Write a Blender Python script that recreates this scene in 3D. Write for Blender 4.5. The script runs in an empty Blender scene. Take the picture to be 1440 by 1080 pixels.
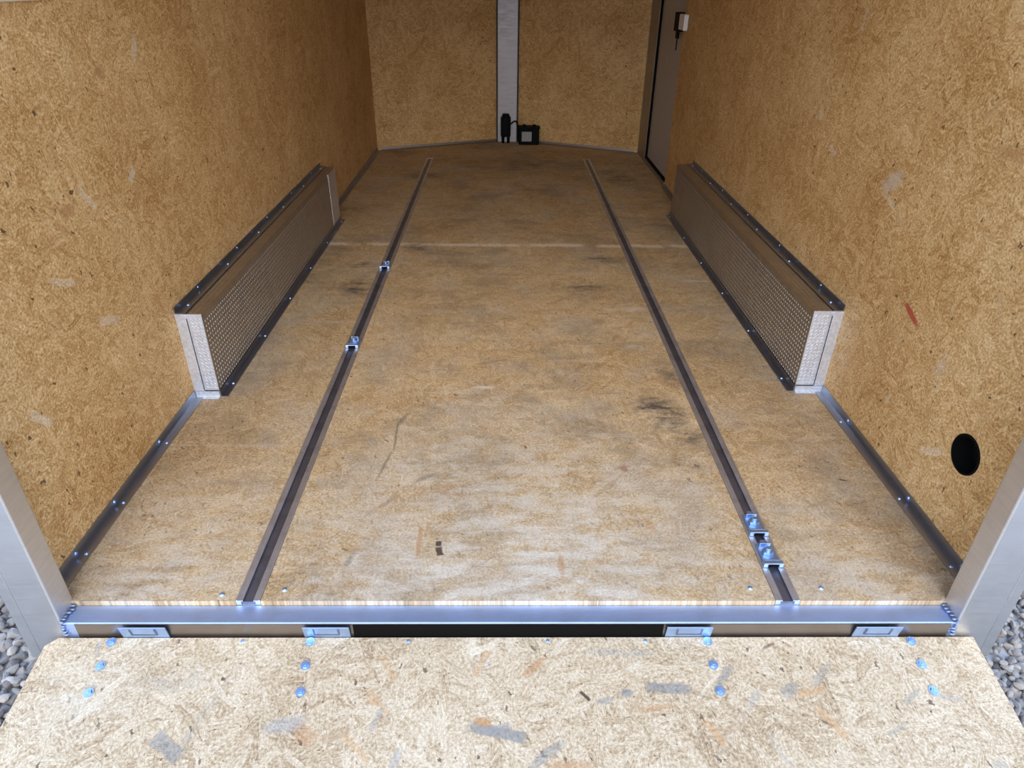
import bpy, bmesh, math, random
from mathutils import Vector, Matrix
random.seed(7)
C = bpy.context.scene
PI = math.pi

# ---------------------------------------------------------------- camera
FPX, PITCH, YAW, ROLL, CX, CH = 959.63, 0.535046, 0.0166577, 0.0125521, -0.038, 1.16034
F = Vector((math.sin(YAW)*math.cos(PITCH), math.cos(YAW)*math.cos(PITCH), -math.sin(PITCH)))
X0 = Vector((math.cos(YAW), -math.sin(YAW), 0)); U0 = X0.cross(F)
cr, sr = math.cos(ROLL), math.sin(ROLL)
Xr = cr*X0 + sr*U0; Ur = -sr*X0 + cr*U0
cd = bpy.data.cameras.new('camera'); cam = bpy.data.objects.new('camera', cd); C.collection.objects.link(cam)
cd.sensor_width = 36; cd.lens = 36*FPX/1440; cd.clip_start = 0.02
M = Matrix((Xr, Ur, -F)).transposed().to_4x4(); M.translation = Vector((CX, 0, CH))
cam.matrix_world = M
C.camera = cam

# ---------------------------------------------------------------- world, sun, exposure
w = bpy.data.worlds.new('sky'); C.world = w; w.use_nodes = True
nt = w.node_tree; nt.nodes.clear()
wo = nt.nodes.new('ShaderNodeOutputWorld'); bg = nt.nodes.new('ShaderNodeBackground')
tc = nt.nodes.new('ShaderNodeTexCoord'); sp = nt.nodes.new('ShaderNodeSeparateXYZ')
rp = nt.nodes.new('ShaderNodeValToRGB'); mr = nt.nodes.new('ShaderNodeMapRange')
nt.links.new(tc.outputs['Generated'], sp.inputs[0]); nt.links.new(sp.outputs['Z'], mr.inputs['Value'])
mr.inputs['From Min'].default_value = -0.1; mr.inputs['From Max'].default_value = 1
nt.links.new(mr.outputs[0], rp.inputs[0]); nt.links.new(rp.outputs[0], bg.inputs[0]); nt.links.new(bg.outputs[0], wo.inputs[0])
e = rp.color_ramp.elements
e[0].position = 0.0; e[0].color = (.55, .53, .50, 1)
e[1].position = 1.0; e[1].color = (.28, .48, .95, 1)
x = e.new(.10); x.color = (1.10, 1.12, 1.16, 1)
x = e.new(.40); x.color = (.72, .92, 1.25, 1)
bg.inputs[1].default_value = 1.35
sd = bpy.data.lights.new('sun', 'SUN'); so = bpy.data.objects.new('sun', sd); C.collection.objects.link(so)
sd.energy = 1.5; sd.angle = math.radians(50); sd.color = (1, .92, .82)
so.rotation_euler = Vector((0.0, 0.82, -0.57)).to_track_quat('-Z', 'Y').to_euler()
C.view_settings.view_transform = 'Standard'; C.view_settings.look = 'None'
C.view_settings.gamma = 1; C.view_settings.use_curve_mapping = False
C.view_settings.exposure = 0.84
try:
    C.cycles.max_bounces = 12; C.cycles.diffuse_bounces = 8
except Exception: pass

# ---------------------------------------------------------------- helpers
def mesh_obj(name, bm, mat=None, parent=None, bevel=0, smooth=False, loc=None):
    me = bpy.data.meshes.new(name)
    bmesh.ops.recalc_face_normals(bm, faces=bm.faces)
    bm.to_mesh(me); bm.free()
    o = bpy.data.objects.new(name, me); C.collection.objects.link(o)
    if mat: me.materials.append(mat)
    if parent: o.parent = parent
    if loc is not None: o.location = loc
    if bevel:
        m = o.modifiers.new('bevel', 'BEVEL'); m.width = bevel; m.segments = 2; m.limit_method = 'ANGLE'
    if smooth:
        for p in me.polygons: p.use_smooth = True
    return o
def box(bm, x0, x1, y0, y1, z0, z1, M=None):
    v = [bm.verts.new((x, y, z)) for x in (x0, x1) for y in (y0, y1) for z in (z0, z1)]
    for f in ((0,1,3,2),(4,6,7,5),(0,4,5,1),(2,3,7,6),(0,2,6,4),(1,5,7,3)):
        bm.faces.new([v[i] for i in f])
    if M is not None: bmesh.ops.transform(bm, matrix=M, verts=v)
    return v
def B(*b, M=None):
    bm = bmesh.new(); box(bm, *b, M=M); return bm
def BB(lst):
    bm = bmesh.new()
    for b in lst: box(bm, *b)
    return bm
def cyl(bm, c, r, h, n=20, axis='Z', r2=None, M=None):
    mt = Matrix.Translation(c)
    if axis == 'X': mt = mt @ Matrix.Rotation(PI/2, 4, 'Y')
    if axis == 'Y': mt = mt @ Matrix.Rotation(PI/2, 4, 'X')
    if M is not None: mt = M @ mt
    return bmesh.ops.create_cone(bm, cap_ends=True, segments=n, radius1=r, radius2=r if r2 is None else r2, depth=h, matrix=mt)['verts']
def prism(pts, z0, z1):
    bm = bmesh.new()
    a = [bm.verts.new((x, y, z0)) for x, y in pts]; b = [bm.verts.new((x, y, z1)) for x, y in pts]
    n = len(pts); bm.faces.new(a); bm.faces.new(b)
    for i in range(n): bm.faces.new((a[i], a[(i+1) % n], b[(i+1) % n], b[i]))
    return bm
def profile_y(pts, y0, y1):            # (x,z) outline extruded along y
    bm = bmesh.new()
    a = [bm.verts.new((x, y0, z)) for x, z in pts]; b = [bm.verts.new((x, y1, z)) for x, z in pts]
    n = len(pts); bm.faces.new(a); bm.faces.new(b)
    for i in range(n): bm.faces.new((a[i], a[(i+1) % n], b[(i+1) % n], b[i]))
    return bm
def tube(pts, r, n=8, name='tube', mat=None, parent=None):
    cu = bpy.data.curves.new(name, 'CURVE'); cu.dimensions = '3D'; cu.bevel_depth = r; cu.bevel_resolution = 3; cu.use_fill_caps = True
    s = cu.splines.new('BEZIER'); s.bezier_points.add(len(pts)-1)
    for p, q in zip(s.bezier_points, pts):
        p.co = q; p.handle_left_type = p.handle_right_type = 'AUTO'
    t = bpy.data.objects.new(name, cu); C.collection.objects.link(t)
    dg = bpy.context.evaluated_depsgraph_get(); me = bpy.data.meshes.new_from_object(t.evaluated_get(dg))
    bpy.data.objects.remove(t); bpy.data.curves.remove(cu)
    o = bpy.data.objects.new(name, me); C.collection.objects.link(o)
    me.materials.clear()
    if mat: me.materials.append(mat)
    if parent: o.parent = parent
    for p in me.polygons: p.use_smooth = True
    return o
def thing(name, label, cat, loc=(0, 0, 0), group=None):
    o = bpy.data.objects.new(name, None); C.collection.objects.link(o); o.location = loc; o.empty_display_size = .05
    return tag(o, label, cat, group)
def tag(o, label, cat, group=None):
    o['label'] = label; o['category'] = cat
    if group: o['group'] = group
    return o
def struct(o):
    o['kind'] = 'structure'; return o
def dup(root, label=None, loc=None):
    r = root.copy(); C.collection.objects.link(r)
    if loc is not None: r.location = loc
    if label: r['label'] = label
    for ch in list(root.children):
        c = ch.copy(); C.collection.objects.link(c); c.parent = r
        for g in list(ch.children):
            d = g.copy(); C.collection.objects.link(d); d.parent = c
    return r

# ---------------------------------------------------------------- material helpers
class NT:
    def __init__(s, name):
        s.m = bpy.data.materials.new(name); s.m.use_nodes = True; s.t = s.m.node_tree; s.t.nodes.clear()
        s.out = s.n('ShaderNodeOutputMaterial'); s.b = s.n('ShaderNodeBsdfPrincipled'); s.l(s.b.outputs[0], s.out.inputs[0])
    def n(s, k, **kw):
        q = s.t.nodes.new(k)
        for a, v in kw.items(): setattr(q, a, v)
        return q
    def l(s, a, b): s.t.links.new(a, b)
    def math(s, op, a, b=None, c=None, clamp=False):
        q = s.n('ShaderNodeMath', operation=op, use_clamp=clamp)
        for i, v in enumerate((a, b, c)):
            if v is None: continue
            if hasattr(v, 'links'): s.l(v, q.inputs[i])
            else: q.inputs[i].default_value = v
        return q.outputs[0]
    def mix(s, f, a, b, mode='MIX'):
        q = s.n('ShaderNodeMix', data_type='RGBA', blend_type=mode)
        for k, v in ((0, f), (6, a), (7, b)):
            if hasattr(v, 'links'): s.l(v, q.inputs[k])
            else: q.inputs[k].default_value = v if k == 0 else (*v, 1)
        return q.outputs[2]
    def mapping(s, v, loc=(0,0,0), rot=(0,0,0), scale=(1,1,1), kind='POINT'):
        q = s.n('ShaderNodeMapping', vector_type=kind); s.l(v, q.inputs[0])
        q.inputs[1].default_value = loc; q.inputs[2].default_value = rot; q.inputs[3].default_value = scale
        return q.outputs[0]
    def noise(s, v, scale, detail=3, rough=.5, dim='3D'):
        q = s.n('ShaderNodeTexNoise', noise_dimensions=dim); s.l(v, q.inputs['Vector'])
        q.inputs['Scale'].default_value = scale; q.inputs['Detail'].default_value = detail; q.inputs['Roughness'].default_value = rough
        return q
    def rng(s, v, a, b, c=0, d=1):
        q = s.n('ShaderNodeMapRange'); s.l(v, q.inputs[0])
        for i, k in enumerate((a, b, c, d)): q.inputs[i+1].default_value = k
        return q.outputs[0]
    def ramp(s, v, stops, interp='LINEAR'):
        q = s.n('ShaderNodeValToRGB'); q.color_ramp.interpolation = interp; s.l(v, q.inputs[0])
        e = q.color_ramp.elements
        e[0].position, e[0].color = stops[0][0], (*stops[0][1], 1); e[1].position, e[1].color = stops[-1][0], (*stops[-1][1], 1)
        for p, c in stops[1:-1]: z = e.new(p); z.color = (*c, 1)
        return q.outputs[0]

def osb(name, plane, palette, specks=1.0, marks=(), dirt=0, seam=None, scale=1.0, offset=0.0, grain=.5, haze=None, hz=0.0):
    """oriented strand board: layers of long flakes lying every way, dark bark specks, optional dirt"""
    t = NT(name)
    co = t.n('ShaderNodeTexCoord').outputs['Object']
    s3 = t.n('ShaderNodeSeparateXYZ'); t.l(co, s3.inputs[0])
    cb = t.n('ShaderNodeCombineXYZ')
    a, b = {'xy': (0, 1), 'yz': (1, 2), 'xz': (0, 2)}[plane]
    t.l(s3.outputs[a], cb.inputs[0]); t.l(s3.outputs[b], cb.inputs[1])
    P0 = cb.outputs[0]
    P = t.mapping(P0, loc=(offset, offset*1.7, 0))
    wn = t.noise(P, 9, 2, .5, '2D')
    wv = t.n('ShaderNodeVectorMath', operation='MULTIPLY_ADD')
    t.l(wn.outputs['Color'], wv.inputs[0]); wv.inputs[1].default_value = (.035, .035, 0); t.l(P, wv.inputs[2])
    Pw = wv.outputs[0]
    pri = val = gr = None
    layers = [(8, 9, 46), (52, 11, 60), (97, 10, 52), (141, 13, 70), (28, 22, 95), (118, 20, 110), (168, 30, 120)]
    for ang, sx, sy in layers:
        q = t.mapping(Pw, loc=(ang*.37, ang*.91, 0), rot=(0, 0, math.radians(ang)), scale=(1/(sx*scale), 1/(sy*scale), 1), kind='TEXTURE')
        v = t.n('ShaderNodeTexVoronoi', voronoi_dimensions='2D', feature='F1'); v.inputs['Scale'].default_value = 1
        t.l(q, v.inputs['Vector'])
        sc = t.n('ShaderNodeSeparateColor'); t.l(v.outputs['Color'], sc.inputs[0])
        g = t.noise(t.mapping(q, scale=(.7, 8, 1)), 1.8, 5, .7, '2D').outputs[0]
        if pri is None: pri, val, gr = sc.outputs[0], sc.outputs[1], g
        else:
            gt = t.math('GREATER_THAN', sc.outputs[0], pri)
            mv = t.n('ShaderNodeMix', data_type='FLOAT'); t.l(gt, mv.inputs[0]); t.l(val, mv.inputs[2]); t.l(sc.outputs[1], mv.inputs[3]); val2 = mv.outputs[0]
            mg = t.n('ShaderNodeMix', data_type='FLOAT'); t.l(gt, mg.inputs[0]); t.l(gr, mg.inputs[2]); t.l(g, mg.inputs[3])
            pri, val, gr = t.math('MAXIMUM', pri, sc.outputs[0]), val2, mg.outputs[0]
    # soften: flake value blended with its grain and a fine fibre noise
    fib = t.noise(Pw, 170, 5, .75, '2D').outputs[0]
    big = t.noise(P, 3.2, 3, .55, '2D').outputs[0]
    k = t.math('MULTIPLY_ADD', val, .26, t.math('MULTIPLY_ADD', gr, grain*1.5, -.10))
    k = t.math('ADD', k, t.math('MULTIPLY_ADD', fib, .95, -.475))
    k = t.math('ADD', k, t.math('MULTIPLY_ADD', big, .36, -.16))
    col = t.ramp(k, palette)
    if haze:
        col = t.mix(hz, col, haze)
    # bark specks: small, short, at random angles
    for (sx, sy, th, ang, st) in ((26, 15, .11, 35, .85), (17, 34, .10, 100, .8), (60, 44, .10, 10, .6)):
        q = t.mapping(Pw, rot=(0, 0, math.radians(ang)), scale=(1/sx, 1/sy, 1), kind='TEXTURE')
        v = t.n('ShaderNodeTexVoronoi', voronoi_dimensions='2D', feature='F1'); v.inputs['Scale'].default_value = 1; t.l(q, v.inputs['Vector'])
        sc = t.n('ShaderNodeSeparateColor'); t.l(v.outputs['Color'], sc.inputs[0])
        rad = t.math('MULTIPLY', t.math('MAXIMUM', t.math('SUBTRACT', sc.outputs[2], .86), 0), .80)
        dn = t.math('ADD', v.outputs['Distance'], t.math('MULTIPLY_ADD', fib, .40, -.20))
        m = t.math('LESS_THAN', dn, rad)
        col = t.mix(t.math('MULTIPLY', m, st*specks), col, (.07, .035, .015))
    if dirt:
        # foot traffic: grey-brown smears, stretched across the boards
        d1 = t.rng(t.noise(t.mapping(P0, scale=(1, 1.3, 1)), 2.6, 6, .68, '2D').outputs[0], .50, .72)
        col = t.mix(t.math('MULTIPLY', d1, .50*dirt), col, (.13, .10, .07))
        d2 = t.rng(t.noise(t.mapping(P0, scale=(.6, 3.2, 1), rot=(0, 0, .12)), 5.5, 5, .7, '2D').outputs[0], .55, .75)
        col = t.mix(t.math('MULTIPLY', d2, .30*dirt), col, (.16, .12, .085))
        d3 = t.rng(t.noise(t.mapping(P0, scale=(.22, 3.0, 1), loc=(3, 1, 0)), 9, 4, .6, '2D').outputs[0], .64, .72)
        col = t.mix(t.math('MULTIPLY', d3, .35*dirt), col, (.58, .47, .34))
        d4 = t.rng(t.noise(t.mapping(P0, loc=(9, 4, 0)), 4.0, 5, .6, '2D').outputs[0], .48, .66)
        col = t.mix(t.math('MULTIPLY', d4, .32*dirt), col, (.36, .32, .27))
    if seam is not None:
        sx = t.n('ShaderNodeSeparateXYZ'); t.l(P0, sx.inputs[0])
        nz = t.noise(t.mapping(P0, scale=(1, .2, 1)), 14, 4, .7, '2D').outputs[0]
        yy = t.math('ADD', sx.outputs[1], t.math('MULTIPLY_ADD', nz, .05, -.025 - seam))
        ab = t.math('ABSOLUTE', yy)
        gate = t.rng(t.noise(t.mapping(P0, scale=(1, .3, 1), loc=(5, 0, 0)), 6, 3, .6, '2D').outputs[0], .34, .48)
        col = t.mix(t.math('MULTIPLY', t.rng(ab, .010, .032, .95, 0), gate), col, (.70, .56, .40))
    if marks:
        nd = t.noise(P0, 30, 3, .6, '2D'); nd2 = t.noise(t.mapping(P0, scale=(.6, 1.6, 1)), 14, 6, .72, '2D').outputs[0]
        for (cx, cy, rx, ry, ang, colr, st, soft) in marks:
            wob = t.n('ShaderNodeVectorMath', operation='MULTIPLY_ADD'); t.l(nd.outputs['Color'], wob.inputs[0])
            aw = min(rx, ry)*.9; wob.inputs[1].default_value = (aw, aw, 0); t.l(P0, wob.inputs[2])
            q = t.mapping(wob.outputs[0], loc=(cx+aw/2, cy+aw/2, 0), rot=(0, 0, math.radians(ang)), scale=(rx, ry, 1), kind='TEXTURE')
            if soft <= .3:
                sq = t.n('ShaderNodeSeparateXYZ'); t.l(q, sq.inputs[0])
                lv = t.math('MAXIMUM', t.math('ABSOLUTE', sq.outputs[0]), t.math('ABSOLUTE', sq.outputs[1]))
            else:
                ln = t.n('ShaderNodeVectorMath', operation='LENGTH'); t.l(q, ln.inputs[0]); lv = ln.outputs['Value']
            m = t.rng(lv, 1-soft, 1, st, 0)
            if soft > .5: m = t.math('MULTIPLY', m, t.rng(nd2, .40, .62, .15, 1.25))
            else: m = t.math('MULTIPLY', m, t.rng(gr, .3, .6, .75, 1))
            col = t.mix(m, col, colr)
    fm = t.rng(t.math('ADD', t.math('MULTIPLY', fib, .6), t.math('MULTIPLY', gr, .4)), .30, .66, .70, 1.22)
    cc = t.n('ShaderNodeCombineXYZ'); [t.l(fm, cc.inputs[i_]) for i_ in range(3)]
    col = t.mix(1.0, col, cc.outputs[0], 'MULTIPLY')
    t.l(col, t.b.inputs['Base Color'])
    t.b.inputs['Roughness'].default_value = .62; t.b.inputs['Specular IOR Level'].default_value = .3
    bp = t.n('ShaderNodeBump'); bp.inputs['Strength'].default_value = .25; bp.inputs['Distance'].default_value = .0015
    t.l(k, bp.inputs['Height']); t.l(bp.outputs[0], t.b.inputs['Normal'])
    return t.m

def metal(name, base=(.78, .79, .81), rough=.32, dirt=.25, stretch=(60, 2, 60), bump=.15, dcol=(.30, .28, .26), metallic=1.0, mottle=0):
    t = NT(name); co = t.n('ShaderNodeTexCoord').outputs['Object']
    g = t.noise(t.mapping(co, scale=stretch), 4, 4, .6).outputs[0]
    d = t.rng(t.noise(co, 14, 6, .65).outputs[0], .45, .75)
    col = t.mix(t.math('MULTIPLY', d, dirt), base, dcol)
    col = t.mix(t.math('MULTIPLY', t.rng(g, .45, .7), .18), col, tuple(c*.6 for c in base))
    if mottle:
        v = t.n('ShaderNodeTexVoronoi'); v.inputs['Scale'].default_value = 140; t.l(co, v.inputs['Vector'])
        sc = t.n('ShaderNodeSeparateColor'); t.l(v.outputs['Color'], sc.inputs[0])
        col = t.mix(t.math('MULTIPLY', sc.outputs[0], mottle), col, tuple(c*.55 for c in base))
    t.l(col, t.b.inputs['Base Color']); t.b.inputs['Metallic'].default_value = metallic
    t.l(t.rng(g, 0, 1, rough-.08, rough+.12), t.b.inputs['Roughness'])
    bp = t.n('ShaderNodeBump'); bp.inputs['Strength'].default_value = bump; bp.inputs['Distance'].default_value = .0006
    t.l(g, bp.inputs['Height']); t.l(bp.outputs[0], t.b.inputs['Normal'])
    return t.m
def plain(name, col, rough=.5, metallic=0, vary=.25):
    t = NT(name); t.b.inputs['Specular IOR Level'].default_value = .1 if max(col) < .01 else .5; co = t.n('ShaderNodeTexCoord').outputs['Object']
    n_ = t.noise(co, 40, 4, .6).outputs[0]
    t.l(t.mix(t.math('MULTIPLY', n_, vary), col, tuple(c*.5 for c in col)), t.b.inputs['Base Color'])
    t.b.inputs['Roughness'].default_value = rough; t.b.inputs['Metallic'].default_value = metallic
    return t.m

wall_pal = [(.08, (.28, .125, .032)), (.28, (.48, .262, .088)), (.48, (.63, .395, .165)), (.66, (.745, .515, .25)), (.84, (.82, .63, .37)), (1.0, (.88, .745, .53))]
floor_pal = [(.10, (.27, .15, .06)), (.30, (.42, .27, .12)), (.50, (.52, .36, .19)), (.70, (.60, .46, .28)), (.88, (.66, .55, .39)), (1.0, (.70, .62, .49))]
ramp_pal = [(.06, (.16, .13, .11)), (.18, (.30, .20, .11)), (.32, (.41, .30, .175)), (.50, (.52, .41, .27)), (.70, (.60, .495, .35)), (.88, (.66, .57, .43)), (1.0, (.72, .65, .51))]
GY = (.215, .215, .20); OR = (.42, .21, .08); DK = (.09, .07, .055); PALE = (.60, .52, .41); BLK = (.045, .022, .018)
floor_marks = [
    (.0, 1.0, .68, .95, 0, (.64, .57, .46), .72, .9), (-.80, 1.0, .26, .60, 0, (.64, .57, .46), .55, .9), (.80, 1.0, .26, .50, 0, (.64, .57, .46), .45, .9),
    (.456, 1.80, .10, .14, 20, DK, 0.96, .8), (.52, 1.66, .07, .10, 40, DK, 0.72, .9), (.331, 2.79, .13, .07, 5, DK, 0.80, .9),
    (-.458, 3.30, .12, .10, 0, DK, 0.88, .9), (-.672, 2.77, .09, .16, 10, DK, 0.88, .9), (-.30, 3.22, .14, .05, 0, DK, 0.80, .9),
    (.454, 3.14, .13, .07, 0, DK, 0.80, .9), (-.70, 3.05, .10, .05, 0, DK, 0.80, .9), (.54, 2.04, .06, .12, 10, DK, 0.64, .9),
    (.15, 5.1, .55, .40, 0, DK, 0.56, .9), (-.55, 4.75, .2, .16, 0, DK, 0.72, .9), (.76, 4.7, .14, .3, 0, DK, 0.64, .9),
    (-.35, 1.655, .005, .10, 3, DK, .60, .5), (-.362, 1.52, .006, .09, -10, DK, .50, .5), (-.343, 1.735, .009, .05, -18, DK, .5, .5),
    (-.391, 1.15, .012, .05, -12, DK, .4, .7), (-.245, 1.46, .045, .010, 35, DK, .45, .6), (-.33, 1.36, .10, .008, 48, DK, 0.48, .8),
    (-.188, 1.208, .0085, .010, 0, BLK, .95, .3), (-.184, 1.183, .010, .015, 15, BLK, .95, .3),
    (.888, 1.453, .016, .004, -15, BLK, .9, .4), (.03, 1.60, .005, .010, 20, (.25, .09, .03), .9, .4), (.30, 1.50, .012, .016, 20, (.30, .10, .04), .7, .5),
    (.468, 2.563, .11, .03, 0, PALE, .7, .6), (.44, 2.217, .06, .035, 8, PALE, .6, .7), (-.10, 1.934, .05, .012, 0, PALE, .8, .6), (.838, 2.876, .08, .02, 0, PALE, .7, .6),
    (-.235, 1.22, .008, .07, 0, OR, .6, .5), (-.18, 1.42, .03, .02, 30, OR, .5, .6), (.10, 1.14, .010, .05, 0, OR, .5, .5), (.33, 1.27, .012, .03, 20, OR, .5, .5)]
ramp_marks = [   # in the panel's own coordinates: x, distance down the ramp (negative)
    (-.044, -.195, .062, .012, -11, GY, .85, .25), (-.665, -.22, .040, .016, -32, GY, .7, .3), (.30, -.110, .050, .012, -4, GY, .8, .3),
    (.215, -.120, .016, .010, 0, GY, .8, .4), (.17, -.135, .025, .009, 10, GY, .6, .5), (.545, -.115, .028, .016, 20, GY, .6, .5),
    (-.416, -.195, .035, .017, -35, OR, .45, .3), (-.455, -.18, .05, .022, 12, (.33, .33, .31), .6, .5), (.03, -.065, .040, .010, 42, OR, .6, .4),
    (-.075, -.175, .022, .010, -10, OR, .75, .4), (-.29, -.135, .018, .012, 0, OR, .5, .5), (.05, -.235, .05, .012, 35, GY, .6, .4),
    (.09, -.255, .055, .010, 0, OR, .5, .4), (.27, -.15, .05, .008, 5, OR, .45, .4), (.62, -.085, .05, .01, 45, GY, .45, .5),
    (.47, -.13, .03, .010, 50, GY, .45, .5), (.42, -.085, .04, .010, 45, GY, .6, .5), (.43, -.175, .11, .010, 48, PALE, .22, .4),
    (.13, -.125, .014, .004, -45, BLK, .95, .3), (-.44, -.125, .006, .005, 0, BLK, .9, .4), (-.60, -.09, .006, .004, 0, BLK, .9, .4),
    (.60, -.18, .016, .004, -30, BLK, .8, .4), (.03, -.025, .012, .004, -50, BLK, .7, .4), (.53, -.02, .02, .004, 25, BLK, .6, .4),
    (-.86, -.12, .14, .10, 0, (.62, .56, .44), .5, .9), (-.70, -.09, .09, .04, 5, GY, .30, .8), (-.62, -.17, .012, .14, -22, GY, .35, .7),
    (.21, -.035, .09, .013, 0, (.30, .30, .28), .5, .6), (-.08, -.06, .03, .02, 40, (.38, .39, .39), .5, .6)]
_r = random.Random(5)
for _ in range(26):
    ramp_marks.append((_r.uniform(-.95, .93), _r.uniform(-.27, -.01), _r.uniform(.018, .045), _r.uniform(.004, .010), _r.uniform(0, 180),
                       _r.choice([(.27, .26, .24), (.36, .34, .30), (.50, .30, .14), (.70, .62, .46), (.40, .28, .16)]), _r.uniform(.35, .65), .3))
RED = (.42, .07, .04)
right_marks = [(1.598, .427, .054, .012, 20, RED, 1.0, .4), (1.60, .53, .006, .030, 0, RED, .3, .7),
    (1.45, .86, .08, .018, 0, OR, .6, .4), (1.50, 1.09, .10, .012, 0, OR, .5, .5), (1.86, .70, .06, .03, -30, PALE, .6, .5), (1.42, .36, .03, .06, 0, PALE, .4, .7), (1.9, .2, .12, .2, 0, PALE, .25, .9)]
left_marks = [(1.53, .70, .034, .020, 0, OR, .65, .4), (1.82, .955, .03, .02, 0, OR, .6, .5), (1.44, .66, .11, .012, 0, OR, .4, .6), (1.36, .50, .06, .03, 0, OR, .35, .7),
    (1.30, .28, .045, .010, 60, OR, .5, .5), (1.21, .19, .03, .014, 60, OR, .5, .5), (1.22, .10, .02, .02, 0, OR, .5, .6), (1.3, .42, .10, .012, 10, OR, .4, .6)]
for _l in (left_marks, right_marks):
    for _ in range(22):
        _l.append((_r.uniform(1.05, 2.4), _r.uniform(.05, 1.1), _r.uniform(.020, .05), _r.uniform(.006, .014), _r.uniform(0, 180),
                   _r.choice([(.74, .66, .50), (.72, .62, .45), (.52, .30, .12), (.55, .36, .17), (.70, .60, .46)]), _r.uniform(.3, .55), .3))
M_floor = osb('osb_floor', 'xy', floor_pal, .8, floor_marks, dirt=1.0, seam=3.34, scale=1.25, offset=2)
M_wl = osb('osb_wall', 'yz', wall_pal, 1.0, left_marks, scale=1.35, offset=5)
M_wr = osb('osb_wall_marked', 'yz', wall_pal, 1.0, right_marks, scale=1.35, offset=11)
M_wf = osb('osb_wall_front', 'xz', wall_pal, 1.0, scale=1.35, offset=17)
M_ramp = osb('osb_ramp', 'xy', ramp_pal, .9, ramp_marks, scale=1.0, offset=23, grain=.55)
M_alu = metal('brushed_aluminium', rough=.30)
M_post = metal('mill_aluminium_post', base=(.74, .74, .74), rough=.42, dirt=.15, stretch=(3, 3, 40))
M_sill = metal('mill_aluminium_sill', base=(.52, .66, .95), rough=.52, dirt=.25, stretch=(2, 80, 80))  # blue of the sky's reflection is put into the base colour
M_gap = plain('dark_gap', (.03, .022, .018), .6)
M_weld = metal('weld_metal', base=(.25, .30, .42), rough=.5, dirt=.5, stretch=(30, 30, 30))
M_face = metal('sill_face_aluminium', base=(.32, .28, .25), rough=.38, dirt=.3, stretch=(2, 80, 80))
M_trim = metal('trim_aluminium', base=(.40, .43, .50), rough=.34, dirt=.2, bump=.03)
M_track = metal('track_aluminium', base=(.70, .70, .72), rough=.50, dirt=.4, dcol=(.20, .18, .17), bump=.03)
M_dark = metal('track_slot_metal', base=(.28, .30, .38), rough=.45, dirt=.5, dcol=(.08, .08, .09), bump=.03)
M_zinc = metal('zinc_plated_steel', base=(.44, .61, .92), rough=.42, dirt=.1, stretch=(9, 9, 9), bump=.05)  # bluish zinc, deepened with sky reflection put into the colour
M_galv = metal('galvanised_sheet', base=(.84, .88, .95), rough=.55, dirt=.10, stretch=(8, 8, 8), mottle=.4, metallic=.75)
M_tread = metal('tread_plate', base=(.50, .47, .44), rough=.36, dirt=.35, stretch=(8, 8, 8))
M_black = plain('black_plastic', (.004, .004, .005), .6)
M_rubber = plain('black_rubber', (.004, .0035, .003), .85)  # rubber, and also the flat black of the sill's added reflection strip
M_grey = plain('grey_label', (.30, .30, .31), .5)
M_white = plain('white_plastic', (.80, .80, .78), .4, vary=.1)
M_ceil = plain('white_ceiling_panel', (.62, .61, .60), .6, vary=.1)
M_door = plain('grey_white_door_panel', (.42, .39, .37), .42, vary=.1)
M_skin = plain('painted_trailer_skin', (.10, .10, .11), .35)
M_steel = plain('chassis_steel', (.10, .10, .10), .5, .6)

# ---------------------------------------------------------------- the trailer shell
WX, Y0, YS, YN, HC = 1.018, 1.034, 5.53, 5.955, 1.98     # inner half width, floor edge, nose sides, nose tip, ceiling
TL, TR, TW, TE = -.585, .588, .027, 5.29                  # track centres, half width, track end
bm = bmesh.new()
def slab(pts):
    a = [bm.verts.new((x, y, -.018)) for x, y in pts]; b = [bm.verts.new((x, y, 0)) for x, y in pts]
    n = len(pts); bm.faces.new(a); bm.faces.new(b)
    for i in range(n): bm.faces.new((a[i], a[(i+1) % n], b[(i+1) % n], b[i]))
slab([(-WX, Y0), (TL-TW, Y0), (TL-TW, TE), (-WX, TE)])
slab([(TL+TW, Y0), (TR-TW, Y0), (TR-TW, TE), (TL+TW, TE)])
slab([(TR+TW, Y0), (WX, Y0), (WX, TE), (TR+TW, TE)])
slab([(-WX, TE), (WX, TE), (WX, YS), (0, YN), (-WX, YS)])
floor = struct(mesh_obj('floor', bm, M_floor))
# walls
wl = struct(mesh_obj('wall_left', B(-WX-.012, -WX, Y0+.002, YS, -.018, HC), M_wl))
DY0, DY1, DZ = 4.50, 5.22, 1.86                           # side door opening
HOLEY, HOLEZ, HR = 1.244, .241, .046
bm = BB([(WX, WX+.012, Y0+.002, DY0, -.018, HC), (WX, WX+.012, DY0, YS, DZ, HC)])
wr = mesh_obj('wall_right', bm, M_wr)
cb = bmesh.new(); cyl(cb, (WX, HOLEY, HOLEZ), HR, .1, 48, 'X'); cut = mesh_obj('cutter', cb)
md = wr.modifiers.new('hole', 'BOOLEAN'); md.object = cut; md.operation = 'DIFFERENCE'; md.solver = 'EXACT'
dg = bpy.context.evaluated_depsgraph_get(); me = bpy.data.meshes.new_from_object(wr.evaluated_get(dg))
wr.modifiers.clear(); wr.data = me; bpy.data.objects.remove(cut)
struct(wr)
ang = math.atan2(YN-YS, WX); LN = math.hypot(YN-YS, WX)
for s, nm in ((-1, 'wall_front_left'), (1, 'wall_front_right')):
    o = struct(mesh_obj(nm, B(0, LN, 0, .012, -.018, HC), M_wf))
    if s < 0: o.location = (-WX, YS, 0); o.rotation_euler.z = ang
    else: o.location = (0, YN, 0); o.rotation_euler.z = -ang
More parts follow.
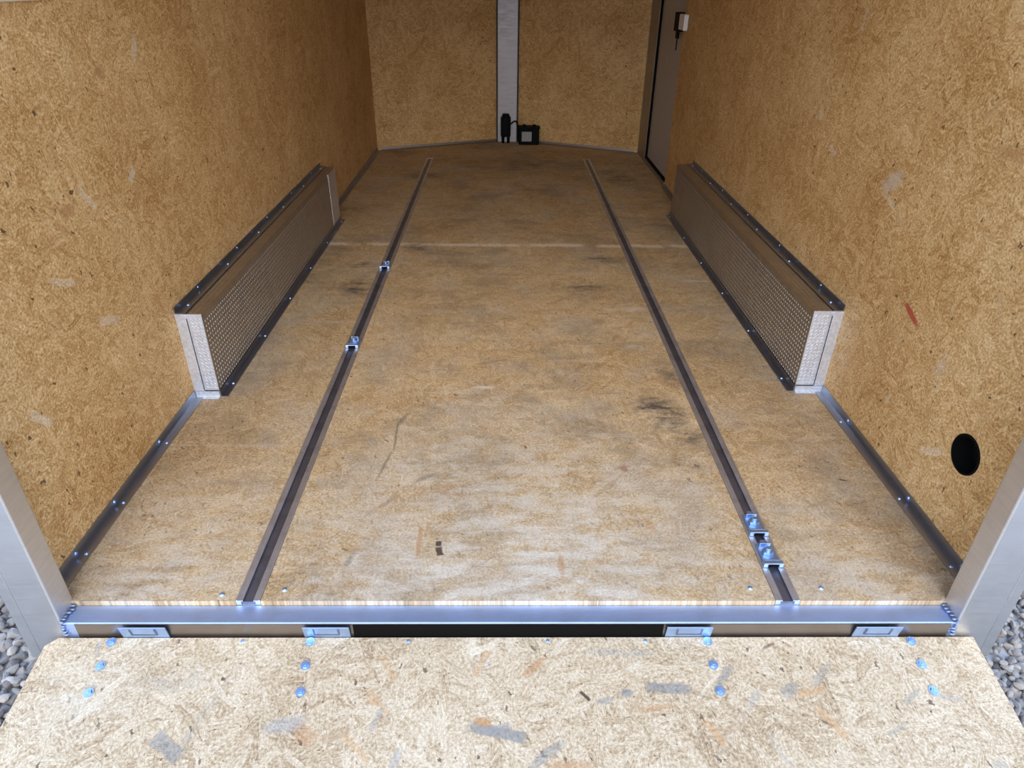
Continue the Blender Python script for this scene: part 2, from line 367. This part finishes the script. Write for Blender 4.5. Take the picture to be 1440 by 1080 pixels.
# outer skin (beyond the walls), ceiling
struct(mesh_obj('ceiling', prism([(-WX-.04, 1.0), (WX+.04, 1.0), (WX+.04, YS+.05), (0, YN+.06), (-WX-.04, YS+.05)], HC, HC+.03), M_ceil))
sk = bmesh.new()
box(sk, -WX-.055, -WX-.05, 1.045, YS, -.10, HC+.03); box(sk, WX+.05, WX+.055, 1.045, YS, -.10, HC+.03)
struct(mesh_obj('trim_9', sk, M_skin))
# chassis under the floor
ch = bmesh.new()
box(ch, -.99, -.93, 1.05, 5.4, -.12, -.019); box(ch, .93, .99, 1.05, 5.4, -.12, -.019)
for i in range(8): box(ch, -.93, .93, 1.30+i*.55, 1.35+i*.55, -.09, -.030)
tag(mesh_obj('chassis_frame', ch, M_steel), 'dark steel frame carrying the trailer floor from below', 'frame')

# corner angles along floor and walls (trim_1 ... trim_6), screws as their children
scb = bmesh.new(); cyl(scb, (0, 0, .0012), .0055, .0025, 14, r2=.0038); cyl(scb, (0, 0, .0030), .0022, .0012, 6)
screw_me = bpy.data.meshes.new('screw'); scb.to_mesh(screw_me); scb.free(); screw_me.materials.append(M_zinc)
for p in screw_me.polygons: p.use_smooth = False
def screw(parent, loc, normal=(0, 0, 1), sc=1.0, name='screw'):
    o = bpy.data.objects.new(name, screw_me); C.collection.objects.link(o)
    o.location = loc; o.rotation_euler = Vector(normal).to_track_quat('Z', 'Y').to_euler(); o.scale = (sc, sc, sc)
    if parent: o.parent = parent
    return o
def angle_trim(name, s, y0, y1, leg=.024, screws=()):
    X = s*WX
    pts = [(X, 0.0005), (X, leg), (X-s*.002, leg), (X-s*.004, .004), (X-s*leg, .0025), (X-s*leg, .0005)]
    o = struct(mesh_obj(name, profile_y(pts, y0, y1), M_trim))
    for y in screws:
        screw(o, (X-s*.0032, y, leg*.6), (-s, 0, .1), .9); screw(o, (X-s*leg*.6, y+.012, .0032), (0, 0, 1), .9)
    return o
angle_trim('trim_1', -1, 1.045, 1.862, .027, (1.16, 1.34, 1.60))
angle_trim('trim_2', -1, 3.735, YS-.005, .024, (4.0, 4.6, 5.2))
angle_trim('trim_3', 1, 1.045, 1.912, .027, (1.12, 1.36, 1.72))
angle_trim('trim_4', 1, 3.875, DY0, .024, (4.1,))
for s, nm in ((-1, 'trim_5'), (1, 'trim_6')):
    pts = [(0, .0005), (0, .022), (-.002, .022), (-.004, .004), (-.024, .0025), (-.024, .0005)]
    bm = bmesh.new()
    a = [bm.verts.new((.03, y, z)) for y, z in pts]; b = [bm.verts.new((LN-.10, y, z)) for y, z in pts]
    bm.faces.new(a); bm.faces.new(b)
    for i in range(6): bm.faces.new((a[i], a[(i+1) % 6], b[(i+1) % 6], b[i]))
    if s > 0: bmesh.ops.transform(bm, matrix=Matrix.Translation((LN, 0, 0)) @ Matrix.Scale(-1, 4, (1, 0, 0)), verts=bm.verts)
    o = struct(mesh_obj(nm, bm, M_face))
    if s < 0: o.location = (-WX, YS, 0); o.rotation_euler.z = ang
    else: o.location = (0, YN, 0); o.rotation_euler.z = -ang
# left wall: pale end of the panel above the horizontal joint
bm = B(-WX, -WX+.004, 1.10, 1.68, 1.112, 1.40)
o = mesh_obj('wall_batten', bm, plain('pale_board', (.66, .56, .42), .6), bevel=.001)
tag(o, 'pale board on the left wall whose lower edge shows at the top left corner', 'board')

# ---------------------------------------------------------------- side door in the right wall, near the nose
door = struct(thing('door_1', 'x', 'x')); del door['label']; del door['category']
M_frame = metal('door_frame_aluminium', base=(.38, .37, .37), rough=.45, dirt=.2)
mesh_obj('door_frame', BB([(WX-.004, WX+.045, DY1, YS-.004, .028, DZ+.05), (WX-.004, WX+.045, DY0, DY1, .0, .028),
                           (WX+.0125, WX+.045, DY0-.035, DY0-.002, -.018, DZ+.05), (WX+.0125, WX+.045, DY0, DY1, DZ, DZ+.05),
                           (WX-.004, WX+.045, DY1, YS-.004, -.018, .028)]), M_frame, door)
mesh_obj('door_seal', BB([(WX-.002, WX+.025, DY1-.018, DY1, .028, DZ), (WX+.002, WX+.025, DY0, DY1-.018, .028, .044)]), M_rubber, door)
mesh_obj('door_panel', B(WX+.012, WX+.032, DY0+.002, DY1-.019, .045, DZ-.002), M_door, door)
latch = mesh_obj('latch', BB([(WX-.032, WX+.011, 4.51, 4.62, .905, 1.005), (WX-.022, WX-.008, 4.55, 4.60, .865, .905), (WX-.017, WX-.011, 4.57, 4.58, .80, .865)]), M_black, door, bevel=.004)
mesh_obj('latch_handle', BB([(WX-.030, WX-.004, 4.38, 4.509, .918, 1.0)]), M_white, latch, bevel=.005)

# ---------------------------------------------------------------- nose post
post = thing('nose_post', 'pale aluminium post standing in the front corner between two board walls', 'post', (-.006, 5.913, 0))
mesh_obj('post_face', B(-.078, .078, -.012, -.004, .0, HC-.002), metal('nose_post_aluminium', base=(.36, .34, .35), rough=.5, dirt=.08, stretch=(3, 3, 20)), post, bevel=.002)
mesh_obj('post_flange', BB([(-.089, -.079, -.009, .0, .0, HC-.002), (.079, .089, -.009, .0, .0, HC-.002)]), M_gap, post)
# black junction box on the post, and black battery box on the floor
jb = thing('junction_box', 'tall narrow black wiring box fixed low on the pale nose post', 'wiring box', (-.018, 5.861, 0))
bm = bmesh.new(); box(bm, -.040, .040, -.030, .038, .05, .205)
mesh_obj('box_body', bm, M_black, jb, bevel=.012)
bm = bmesh.new(); cyl(bm, (0, 0, .210), .028, .03, 20); mesh_obj('cap', bm, M_black, jb, bevel=.004)
for dx in (-.022, .022):
    bm = bmesh.new(); cyl(bm, (dx, 0, .024), .012, .048, 14); mesh_obj('conduit', bm, M_black, jb, smooth=True)
bm = bmesh.new()
for i in range(3): box(bm, -.034, .034, -.035, -.029, .075+.04*i, .095+.04*i)
mesh_obj('cover_rib', bm, M_black, jb, bevel=.002)
bb = thing('battery_box', 'squat black box with a grey face on the floor beside the nose post', 'battery box', (.170, 5.815, 0))
bm = B(-.082, .082, -.042, .042, .002, .125); mesh_obj('case', bm, M_black, bb, bevel=.008)
mesh_obj('lid', BB([(-.088, .088, -.048, .048, .125, .142), (-.05, -.025, -.03, .03, .142, .152), (.03, .055, -.03, .03, .142, .152)]), M_black, bb, bevel=.004)
mesh_obj('face_plate', B(-.058, .022, -.047, -.0425, .030, .105), M_grey, bb, bevel=.002)
mesh_obj('side_strap', BB([(.042, .064, -.047, -.0425, .005, .125)]), M_black, bb)
tag(tube([(.0225, 5.853, .15), (.062, 5.865, .168), (.078, 5.85, .145), (.082, 5.845, .06), (.088, 5.83, .012)], .006, name='cable', mat=M_black),
    'short black cable running from the tall wiring box to the squat box', 'cable')

# ---------------------------------------------------------------- round opening in the right wall
vb = bmesh.new()
n = 48
rings = [(WX-.0025, HR+.002), (WX-.0025, HR-.003), (WX+.045, HR-.004)]
rv = [[bm_v for bm_v in (vb.verts.new((x_, HOLEY+r_*math.cos(2*PI*i/n), HOLEZ+r_*math.sin(2*PI*i/n))) for i in range(n))] for x_, r_ in rings]
for a, b in ((0, 1), (1, 2)):
    for i in range(n): vb.faces.new((rv[a][i], rv[a][(i+1) % n], rv[b][(i+1) % n], rv[b][i]))
vb.faces.new(rv[2])
back = [vb.verts.new((WX-.0002, HOLEY+(HR+.002)*math.cos(2*PI*i/n), HOLEZ+(HR+.002)*math.sin(2*PI*i/n))) for i in range(n)]
for i in range(n): vb.faces.new((back[i], back[(i+1) % n], rv[0][(i+1) % n], rv[0][i]))
vent = mesh_obj('round_vent', vb, M_rubber, smooth=False)
tag(vent, 'round black opening low in the right board wall near the rear post', 'vent')

# ---------------------------------------------------------------- rear sill and posts
sill = thing('rear_sill', 'bluish aluminium square tube running across the rear edge of the floor', 'sill', (0, 1.010, -.0125))
mesh_obj('tube_beam', B(-.962, .937, -.0245, .0235, -.054, 0), M_sill, sill, bevel=.0025)
mesh_obj('front_face', B(-.935, .925, -.0262, -.0246, -.053, -.002), M_face, sill)
mesh_obj('reflection_strip', B(-.352, .308, -.0275, -.0263, -.052, -.003), M_rubber, sill)  # added black strip, stands in for a dark reflection in the sill face
def weld(name, pts, parent):
    bm = bmesh.new()
    for p in pts:
        bmesh.ops.create_icosphere(bm, subdivisions=2, radius=.0055, matrix=Matrix.Translation((p[0]+random.uniform(-.002, .002), p[1]+random.uniform(-.001, .001), p[2])) @ Matrix.Diagonal((random.uniform(.6, 1.5), random.uniform(.7, 1.2), random.uniform(.4, .8), 1)))
    return mesh_obj(name, bm, M_weld, parent, smooth=True)
def rear_post(s, xi, xo, label):
    p = thing('rear_post', label, 'post', (0, .985, 0))
    a, b = sorted((s*xi, s*xo))
    mesh_obj('post_tube', B(a, b, 0, .055, -.125, HC-.002), M_post, p, bevel=.003)
    c, d = sorted((s*(xo+.004), s*(xo+.028)))
    mesh_obj('corner_flange', B(c, d, .004, .058, -.125, HC-.002), M_post, p, bevel=.002)
    c, d = sorted((s*(xo+.0002), s*(xo+.0038)))
    mesh_obj('joint_gap', B(c, d, .007, .04, -.122, HC-.005), M_dark, p)
    X = s*(xi-.003)
    weld('weld_bead', [(X, .000+.009*i, -.0085) for i in range(6)] + [(X-s*.0, -.002, -.018-.008*i) for i in range(4)], p)
    return p
rear_post(-1, .962, 1.034, 'left aluminium rear corner post beside the open doorway')
rear_post(1, .937, 1.019, 'right aluminium rear corner post beside the open doorway')

# ---------------------------------------------------------------- floor tracks
def track(cx, label, y1):
    t = thing('floor_track', label, 'track', (cx, Y0, 0), None)
    L = y1-Y0-.004; h = TW-.0008; s_ = .0115
    # flush channel with a lipped slot
    prof = [(-h, .0012), (-s_, .0012), (-s_, -.0015), (-s_-.004, -.0015), (-s_-.004, -.012), (s_+.004, -.012), (s_+.004, -.0015), (s_, -.0015), (s_, .0012), (h, .0012), (h, -.0145), (-h, -.0145)]
    mesh_obj('channel', profile_y(prof, 0, L), M_track, t)
    mesh_obj('slot_bed', B(-s_-.0035, s_+.0035, .002, L-.002, -.0118, -.0045), M_dark, t)
    mesh_obj('channel_edge', BB([(-h, -h+.004, 0, L, .0013, .0022), (h-.004, h, 0, L, .0013, .0022)]), M_track, t)
    return t
track(TL, 'left slotted aluminium track sunk in the floor carrying two fittings along its length', TE)
track(TR, 'right slotted aluminium track sunk in the floor with two fittings near its rear end', TE)

# tie-down fittings sliding in the tracks
def fitting(x, y, label):
    t = thing('tie_down_fitting', label, 'tie-down fitting', (x, y, .0022), 'zinc tie-down fittings in the floor tracks')
    mesh_obj('base_plate', B(-.019, .019, -.020, .040, .0002, .0035), M_zinc, t, bevel=.001)
    bm = BB([(-.023, -.0125, -.036, -.022, .0002, .0095), (.0125, .023, -.036, -.022, .0002, .0095), (-.0225, .0225, -.036, -.025, .0095, .0125), (-.018, .018, -.025, -.021, .0036, .0125)])
    mesh_obj('hook_bridge', bm, M_zinc, t, bevel=.0012)
    mesh_obj('bridge_opening', B(-.0122, .0122, -.034, -.0265, .0002, .0092), M_rubber, t)
    nb = bmesh.new(); cyl(nb, (0, .008, .0075), .0135, .0075, 6); mesh_obj('nut', nb, M_zinc, t, bevel=.0008)
    nb = bmesh.new(); cyl(nb, (0, .008, .0155), .0062, .009, 16); mesh_obj('bolt', nb, M_zinc, t, bevel=.001)
    mesh_obj('spring_tab', BB([(-.013, .013, .028, .032, .0036, .014), (-.006, .006, .036, .048, .0002, .007)]), M_zinc, t, bevel=.001)
    return t
f0 = fitting(TL, 3.03, 'shiny zinc tie-down fitting in the left track, the farther one toward the nose')
dup(f0, 'shiny zinc tie-down fitting in the left track, the nearer one in mid floor', (TL, 2.24, .0022))
dup(f0, 'shiny zinc tie-down fitting in the right track, farther of the pair by the sill', (TR, 1.268, .0022))
dup(f0, 'shiny zinc tie-down fitting in the right track, closest to the rear sill', (TR, 1.165, .0022))

# loose floor screws
g = 'screws in the floor along the rear edge'
for i, (x, y, lab) in enumerate(((-.647, 1.052, 'grey screw head in the floor board just left of the left track end'),
        (-.515, 1.066, 'grey screw head in the floor board just right of the left track end'),
        (.516, 1.070, 'grey screw head in the floor board just left of the right track end'),
        (.675, 1.070, 'grey screw head in the floor board just right of the right track end'))):
    s_ = screw(None, (x, y, 0), sc=1.1, name='floor_screw'); tag(s_, lab, 'screw', g)

# ---------------------------------------------------------------- wheel boxes
def lugs(bm, u0, u1, v0, v1, put, pitch=.0165, h=.0010, mg=.010):
    """raised diamond tread lugs on a plane; put(u,v,w) gives the 3D point"""
    r = 0; v = v0+mg
    while v < v1-mg*.8:
        c = 0; u = u0+mg+(pitch/2 if r % 2 else 0)
        while u < u1-mg:
            a = PI/4 if r % 2 == 0 else -PI/4
            ca, sa = math.cos(a), math.sin(a); L, W_ = pitch*.42, pitch*.13
            pts = [(L, 0), (0, W_), (-L, 0), (0, -W_)]
            q = [bm.verts.new(put(u+px*ca-py*sa, v+px*sa+py*ca, 0)) for px, py in pts]
            t_ = [bm.verts.new(put(u+(px*ca-py*sa)*.6, v+(px*sa+py*ca)*.6, h)) for px, py in pts]
            bm.faces.new(t_)
            for i in range(4): bm.faces.new((q[i], q[(i+1) % 4], t_[(i+1) % 4], t_[i]))
            u += pitch; c += 1
        v += pitch/2; r += 1
def wheel_box(s, y0, y1, dep, label, strip=False):
    H = .286; w = thing('wheel_box', label, 'wheel box', (s*WX, y0, 0))
    def sx(a, b): return tuple(sorted((-s*a, -s*b)))
    L = y1-y0
    a, b = sx(.0005, dep)
    # side plate (faces the aisle) with tread
    a, b = sx(dep-.003, dep)
    bm = B(a, b, .003, L, .0005, H)
    lugs(bm, .01, L-.01, .02, H-.01, lambda u, v, k: (-s*(dep+k), u, v))
    mesh_obj('tread_side', bm, M_tread, w)
    a, b = sx(.001, dep)
    bm = B(a, b, .003, L, H, H+.003)
    lugs(bm, .01, L-.01, .040, dep-.004, lambda u, v, k: (-s*v, u, H+.003+k), pitch=.014, mg=.004, h=.0006)
    mesh_obj('tread_top', bm, M_tread, w)
    a, b = sx(.001, dep)
    bm = B(a, b, 0, .003, .0005, H+.003)
    lugs(bm, .036, dep, .024, H-.004, lambda u, v, k: (-s*u, -k, v), pitch=.0125, h=.0006, mg=.004)
    mesh_obj('end_plate', bm, M_galv, w)
    a, b = sx(.001, dep-.003)
    mesh_obj('far_end_plate', B(a, b, L-.003, L, .0005, H), M_galv, w)
    if strip:
        a, b = sx(dep+.0002, dep+.002)
        mesh_obj('end_strip', B(a, b, L-.16, L-.002, .024, H), metal('bright_strip', base=(.80, .80, .82), rough=.45, dirt=.1, bump=.03), w)
    # angle pieces
    a, b = sx(.0005, .032); e_, f_ = sx(.0005, .0035)
    mesh_obj('top_angle', BB([(a, b, -.001, L+.004, H+.0045, H+.0065), (e_, f_, -.001, L+.004, H+.0065, H+.024)]), M_trim, w)
    mesh_obj('wall_angle', BB([(a, b, -.0035, -.0005, .024, H+.004)]), M_galv, w, bevel=.0008)
    a2, b2 = sx(.032, .0335)
    mesh_obj('joint_gap', BB([(a2, b2, -.0018, -.0002, .025, H-.012), (sx(.034, dep)[0], sx(.034, dep)[1], -.0018, -.0002, .0225, .0245)]), M_rubber, w)
    a3, b3 = sx(.003, dep)
    mesh_obj('foot_angle', BB([(a3, b3, -.0035, -.0005, .001, .022), (a3, b3, -.016, -.0035, .0006, .0025)]), M_galv, w)
    a4, b4 = sx(dep+.0015, dep+.024); a5, b5 = sx(dep+.0015, dep+.0035)
    mesh_obj('floor_angle', BB([(a4, b4, .0, L+.01, .0006, .003), (a5, b5, .0, L+.01, .003, .022)]), M_trim, w)
    for i in range(6):
        y = .06+i*(L-.12)/5
        screw(w, (-s*.018, y, H+.0065), (0, 0, 1), 1.0); screw(w, (-s*(dep+.014), y+.02, .003), (0, 0, 1), 1.0)
    for i in range(5):
        screw(w, (-s*.0035, .18+i*(L-.3)/4.2, H+.016), (-s, 0, 0), .8)
    return w
wheel_box(-1, 1.870, 3.735, .078, 'metal tread plate wheel box against the left wall', True)
wheel_box(1, 1.918, 3.868, .092, 'metal tread plate wheel box against the right wall with the round opening')

# ---------------------------------------------------------------- ramp door, lowered
SL = math.radians(10)
ramp = thing('ramp_door', 'lowered ramp door of pale strand board across the foreground', 'ramp', (0, .978, -.049))
ramp.rotation_euler.x = SL      # local -y runs down the slope toward the viewer
RL = 2.05
mesh_obj('ramp_panel', prism([(-.975, 0), (-.995, -.018), (-.995, -RL), (.980, -RL), (.980, 0)], -.018, 0), M_ramp, ramp)
mesh_obj('ramp_frame', BB([(-.993, -.945, -RL, -.02, -.056, -.0185), (.93, .978, -RL, -.02, -.056, -.0185), (-.945, .93, -.075, -.02, -.056, -.0185),
                           (-.945, .93, -RL, -RL+.05, -.056, -.0185), (-.945, .93, -1.0, -.95, -.056, -.0185)]), M_alu, ramp)
for i, x in enumerate((-.858, -.440, .402, .839)):
    for y in (-.006, -.058, -.113):
        nb = bmesh.new(); jx = random.uniform(-.002, .002)
        cyl(nb, (0, 0, .0012), .0098, .0024, 20); cyl(nb, (0, 0, .0042), .0068, .0044, 6, M=Matrix.Rotation(random.random(), 4, 'Z'))
        cyl(nb, (0, 0, .0068), .003, .0014, 10)
        mesh_obj('bolt', nb, M_zinc, ramp, loc=(x+jx, y-.004, 0))
for x in (-.235, .061, -.585, .27):
    screw(ramp, (x, -.008, 0), sc=.8)
for x0, x1 in ((-.839, -.741), (-.456, -.358), (.313, .411), (.716, .816)):
    h = mesh_obj('hinge', BB([(x0, x1, .0012, .0040, -.030, .0362)]), M_zinc, ramp, bevel=.0006)
    mesh_obj('hinge_knuckle', B(x0+.0245, x1-.0245, .0002, .0011, .014, .0355), M_zinc, h)
    mesh_obj('knuckle_slot', BB([(x0+.022, x0+.0245, -.0015, .001, .012, .033), (x1-.0245, x1-.022, -.0015, .001, .012, .033), (x0+.022, x1-.022, -.0005, .001, .0105, .0128)]), M_dark, h)

# ---------------------------------------------------------------- gravel ground
GZ = -.42
t = NT('gravel_bed'); co = t.n('ShaderNodeTexCoord').outputs['Object']
v = t.n('ShaderNodeTexVoronoi'); v.inputs['Scale'].default_value = 34; t.l(co, v.inputs['Vector'])
sc = t.n('ShaderNodeSeparateColor'); t.l(v.outputs['Color'], sc.inputs[0])
t.l(t.ramp(sc.outputs[0], [(0, (.16, .15, .14)), (.5, (.32, .30, .28)), (1, (.52, .49, .45))]), t.b.inputs['Base Color']); t.b.inputs['Roughness'].default_value = .9
bp = t.n('ShaderNodeBump'); bp.inputs['Distance'].default_value = .01; bp.invert = True; t.l(v.outputs['Distance'], bp.inputs['Height']); t.l(bp.outputs[0], t.b.inputs['Normal'])
gb = bmesh.new()
for q in [(-25, -25), (25, -25), (25, 25), (-25, 25)]: gb.verts.new((q[0], q[1], GZ))
gb.faces.new(gb.verts); g_o = mesh_obj('ground', gb, t.m); struct(g_o)
t = NT('gravel_stone'); co = t.n('ShaderNodeTexCoord').outputs['Object']
at = t.n('ShaderNodeAttribute'); at.attribute_name = 'stone'
base = t.ramp(at.outputs['Fac'], [(0, (.18, .15, .13)), (.3, (.28, .25, .22)), (.6, (.36, .32, .27)), (.8, (.44, .36, .29)), (1, (.52, .47, .40))])
n1 = t.noise(co, 60, 5, .6).outputs[0]
t.l(t.mix(t.math('MULTIPLY', n1, .5), base, (.20, .19, .18)), t.b.inputs['Base Color']); t.b.inputs['Roughness'].default_value = .85
ib = bmesh.new(); bmesh.ops.create_icosphere(ib, subdivisions=2, radius=1)
shapes = []
ib.verts.ensure_lookup_table(); tri = [tuple(v_.index for v_ in f.verts) for f in ib.faces]; base_v = [v_.co.copy() for v_ in ib.verts]; ib.free()
for k_ in range(10):
    rr = random.Random(k_); dirs = [(Vector((rr.gauss(0, 1), rr.gauss(0, 1), rr.gauss(0, 1))).normalized(), rr.uniform(.55, .85)) for _ in range(7)]
    vs = []
    for p in base_v:
        p = p.copy()
        for d, lim in dirs:
            ex = p.dot(d)-lim
            if ex > 0: p -= d*ex*.9
        vs.append(p)
    shapes.append(vs)
vv, ff, att = [], [], []
def stone(x, y, z, r):
    sh = random.choice(shapes); b0 = len(vv)
    rot = Matrix.Rotation(random.random()*6.28, 3, 'Z') @ Matrix.Rotation(random.uniform(-.4, .4), 3, 'X')
    sc_ = (r*random.uniform(.9, 1.5), r*random.uniform(.7, 1), r*random.uniform(.5, .8))
    for p in sh:
        q = rot @ Vector((p.x*sc_[0], p.y*sc_[1], p.z*sc_[2])); vv.append((q.x+x, q.y+y, q.z+z))
    ff.extend([(a_+b0, b_+b0, c_+b0) for a_, b_, c_ in tri]); cval = random.random(); att.extend([cval]*len(sh))
for s in (-1, 1):
    y = .2
    step = .030 if s < 0 else .021
    while y < 2.3:
        xx = 1.0
        while xx < 1.9:
            stone(s*(xx+random.uniform(-.012, .012)), y+random.uniform(-.012, .012), GZ+random.uniform(0, .012), step*random.uniform(.40, .72))
            if random.random() < .5: stone(s*(xx+random.uniform(-.015, .015)), y+random.uniform(-.015, .015), GZ+random.uniform(.006, .022), step*random.uniform(.35, .6))
            xx += step
        y += step*.85
me = bpy.data.meshes.new('gravel'); me.from_pydata(vv, [], ff)
a_ = me.attributes.new('stone', 'FLOAT', 'POINT'); a_.data.foreach_set('value', att)
go = bpy.data.objects.new('gravel', me); C.collection.objects.link(go); me.materials.append(t.m)
tag(go, 'grey and beige gravel on the ground either side of the trailer rear', 'gravel'); go['kind'] = 'stuff'
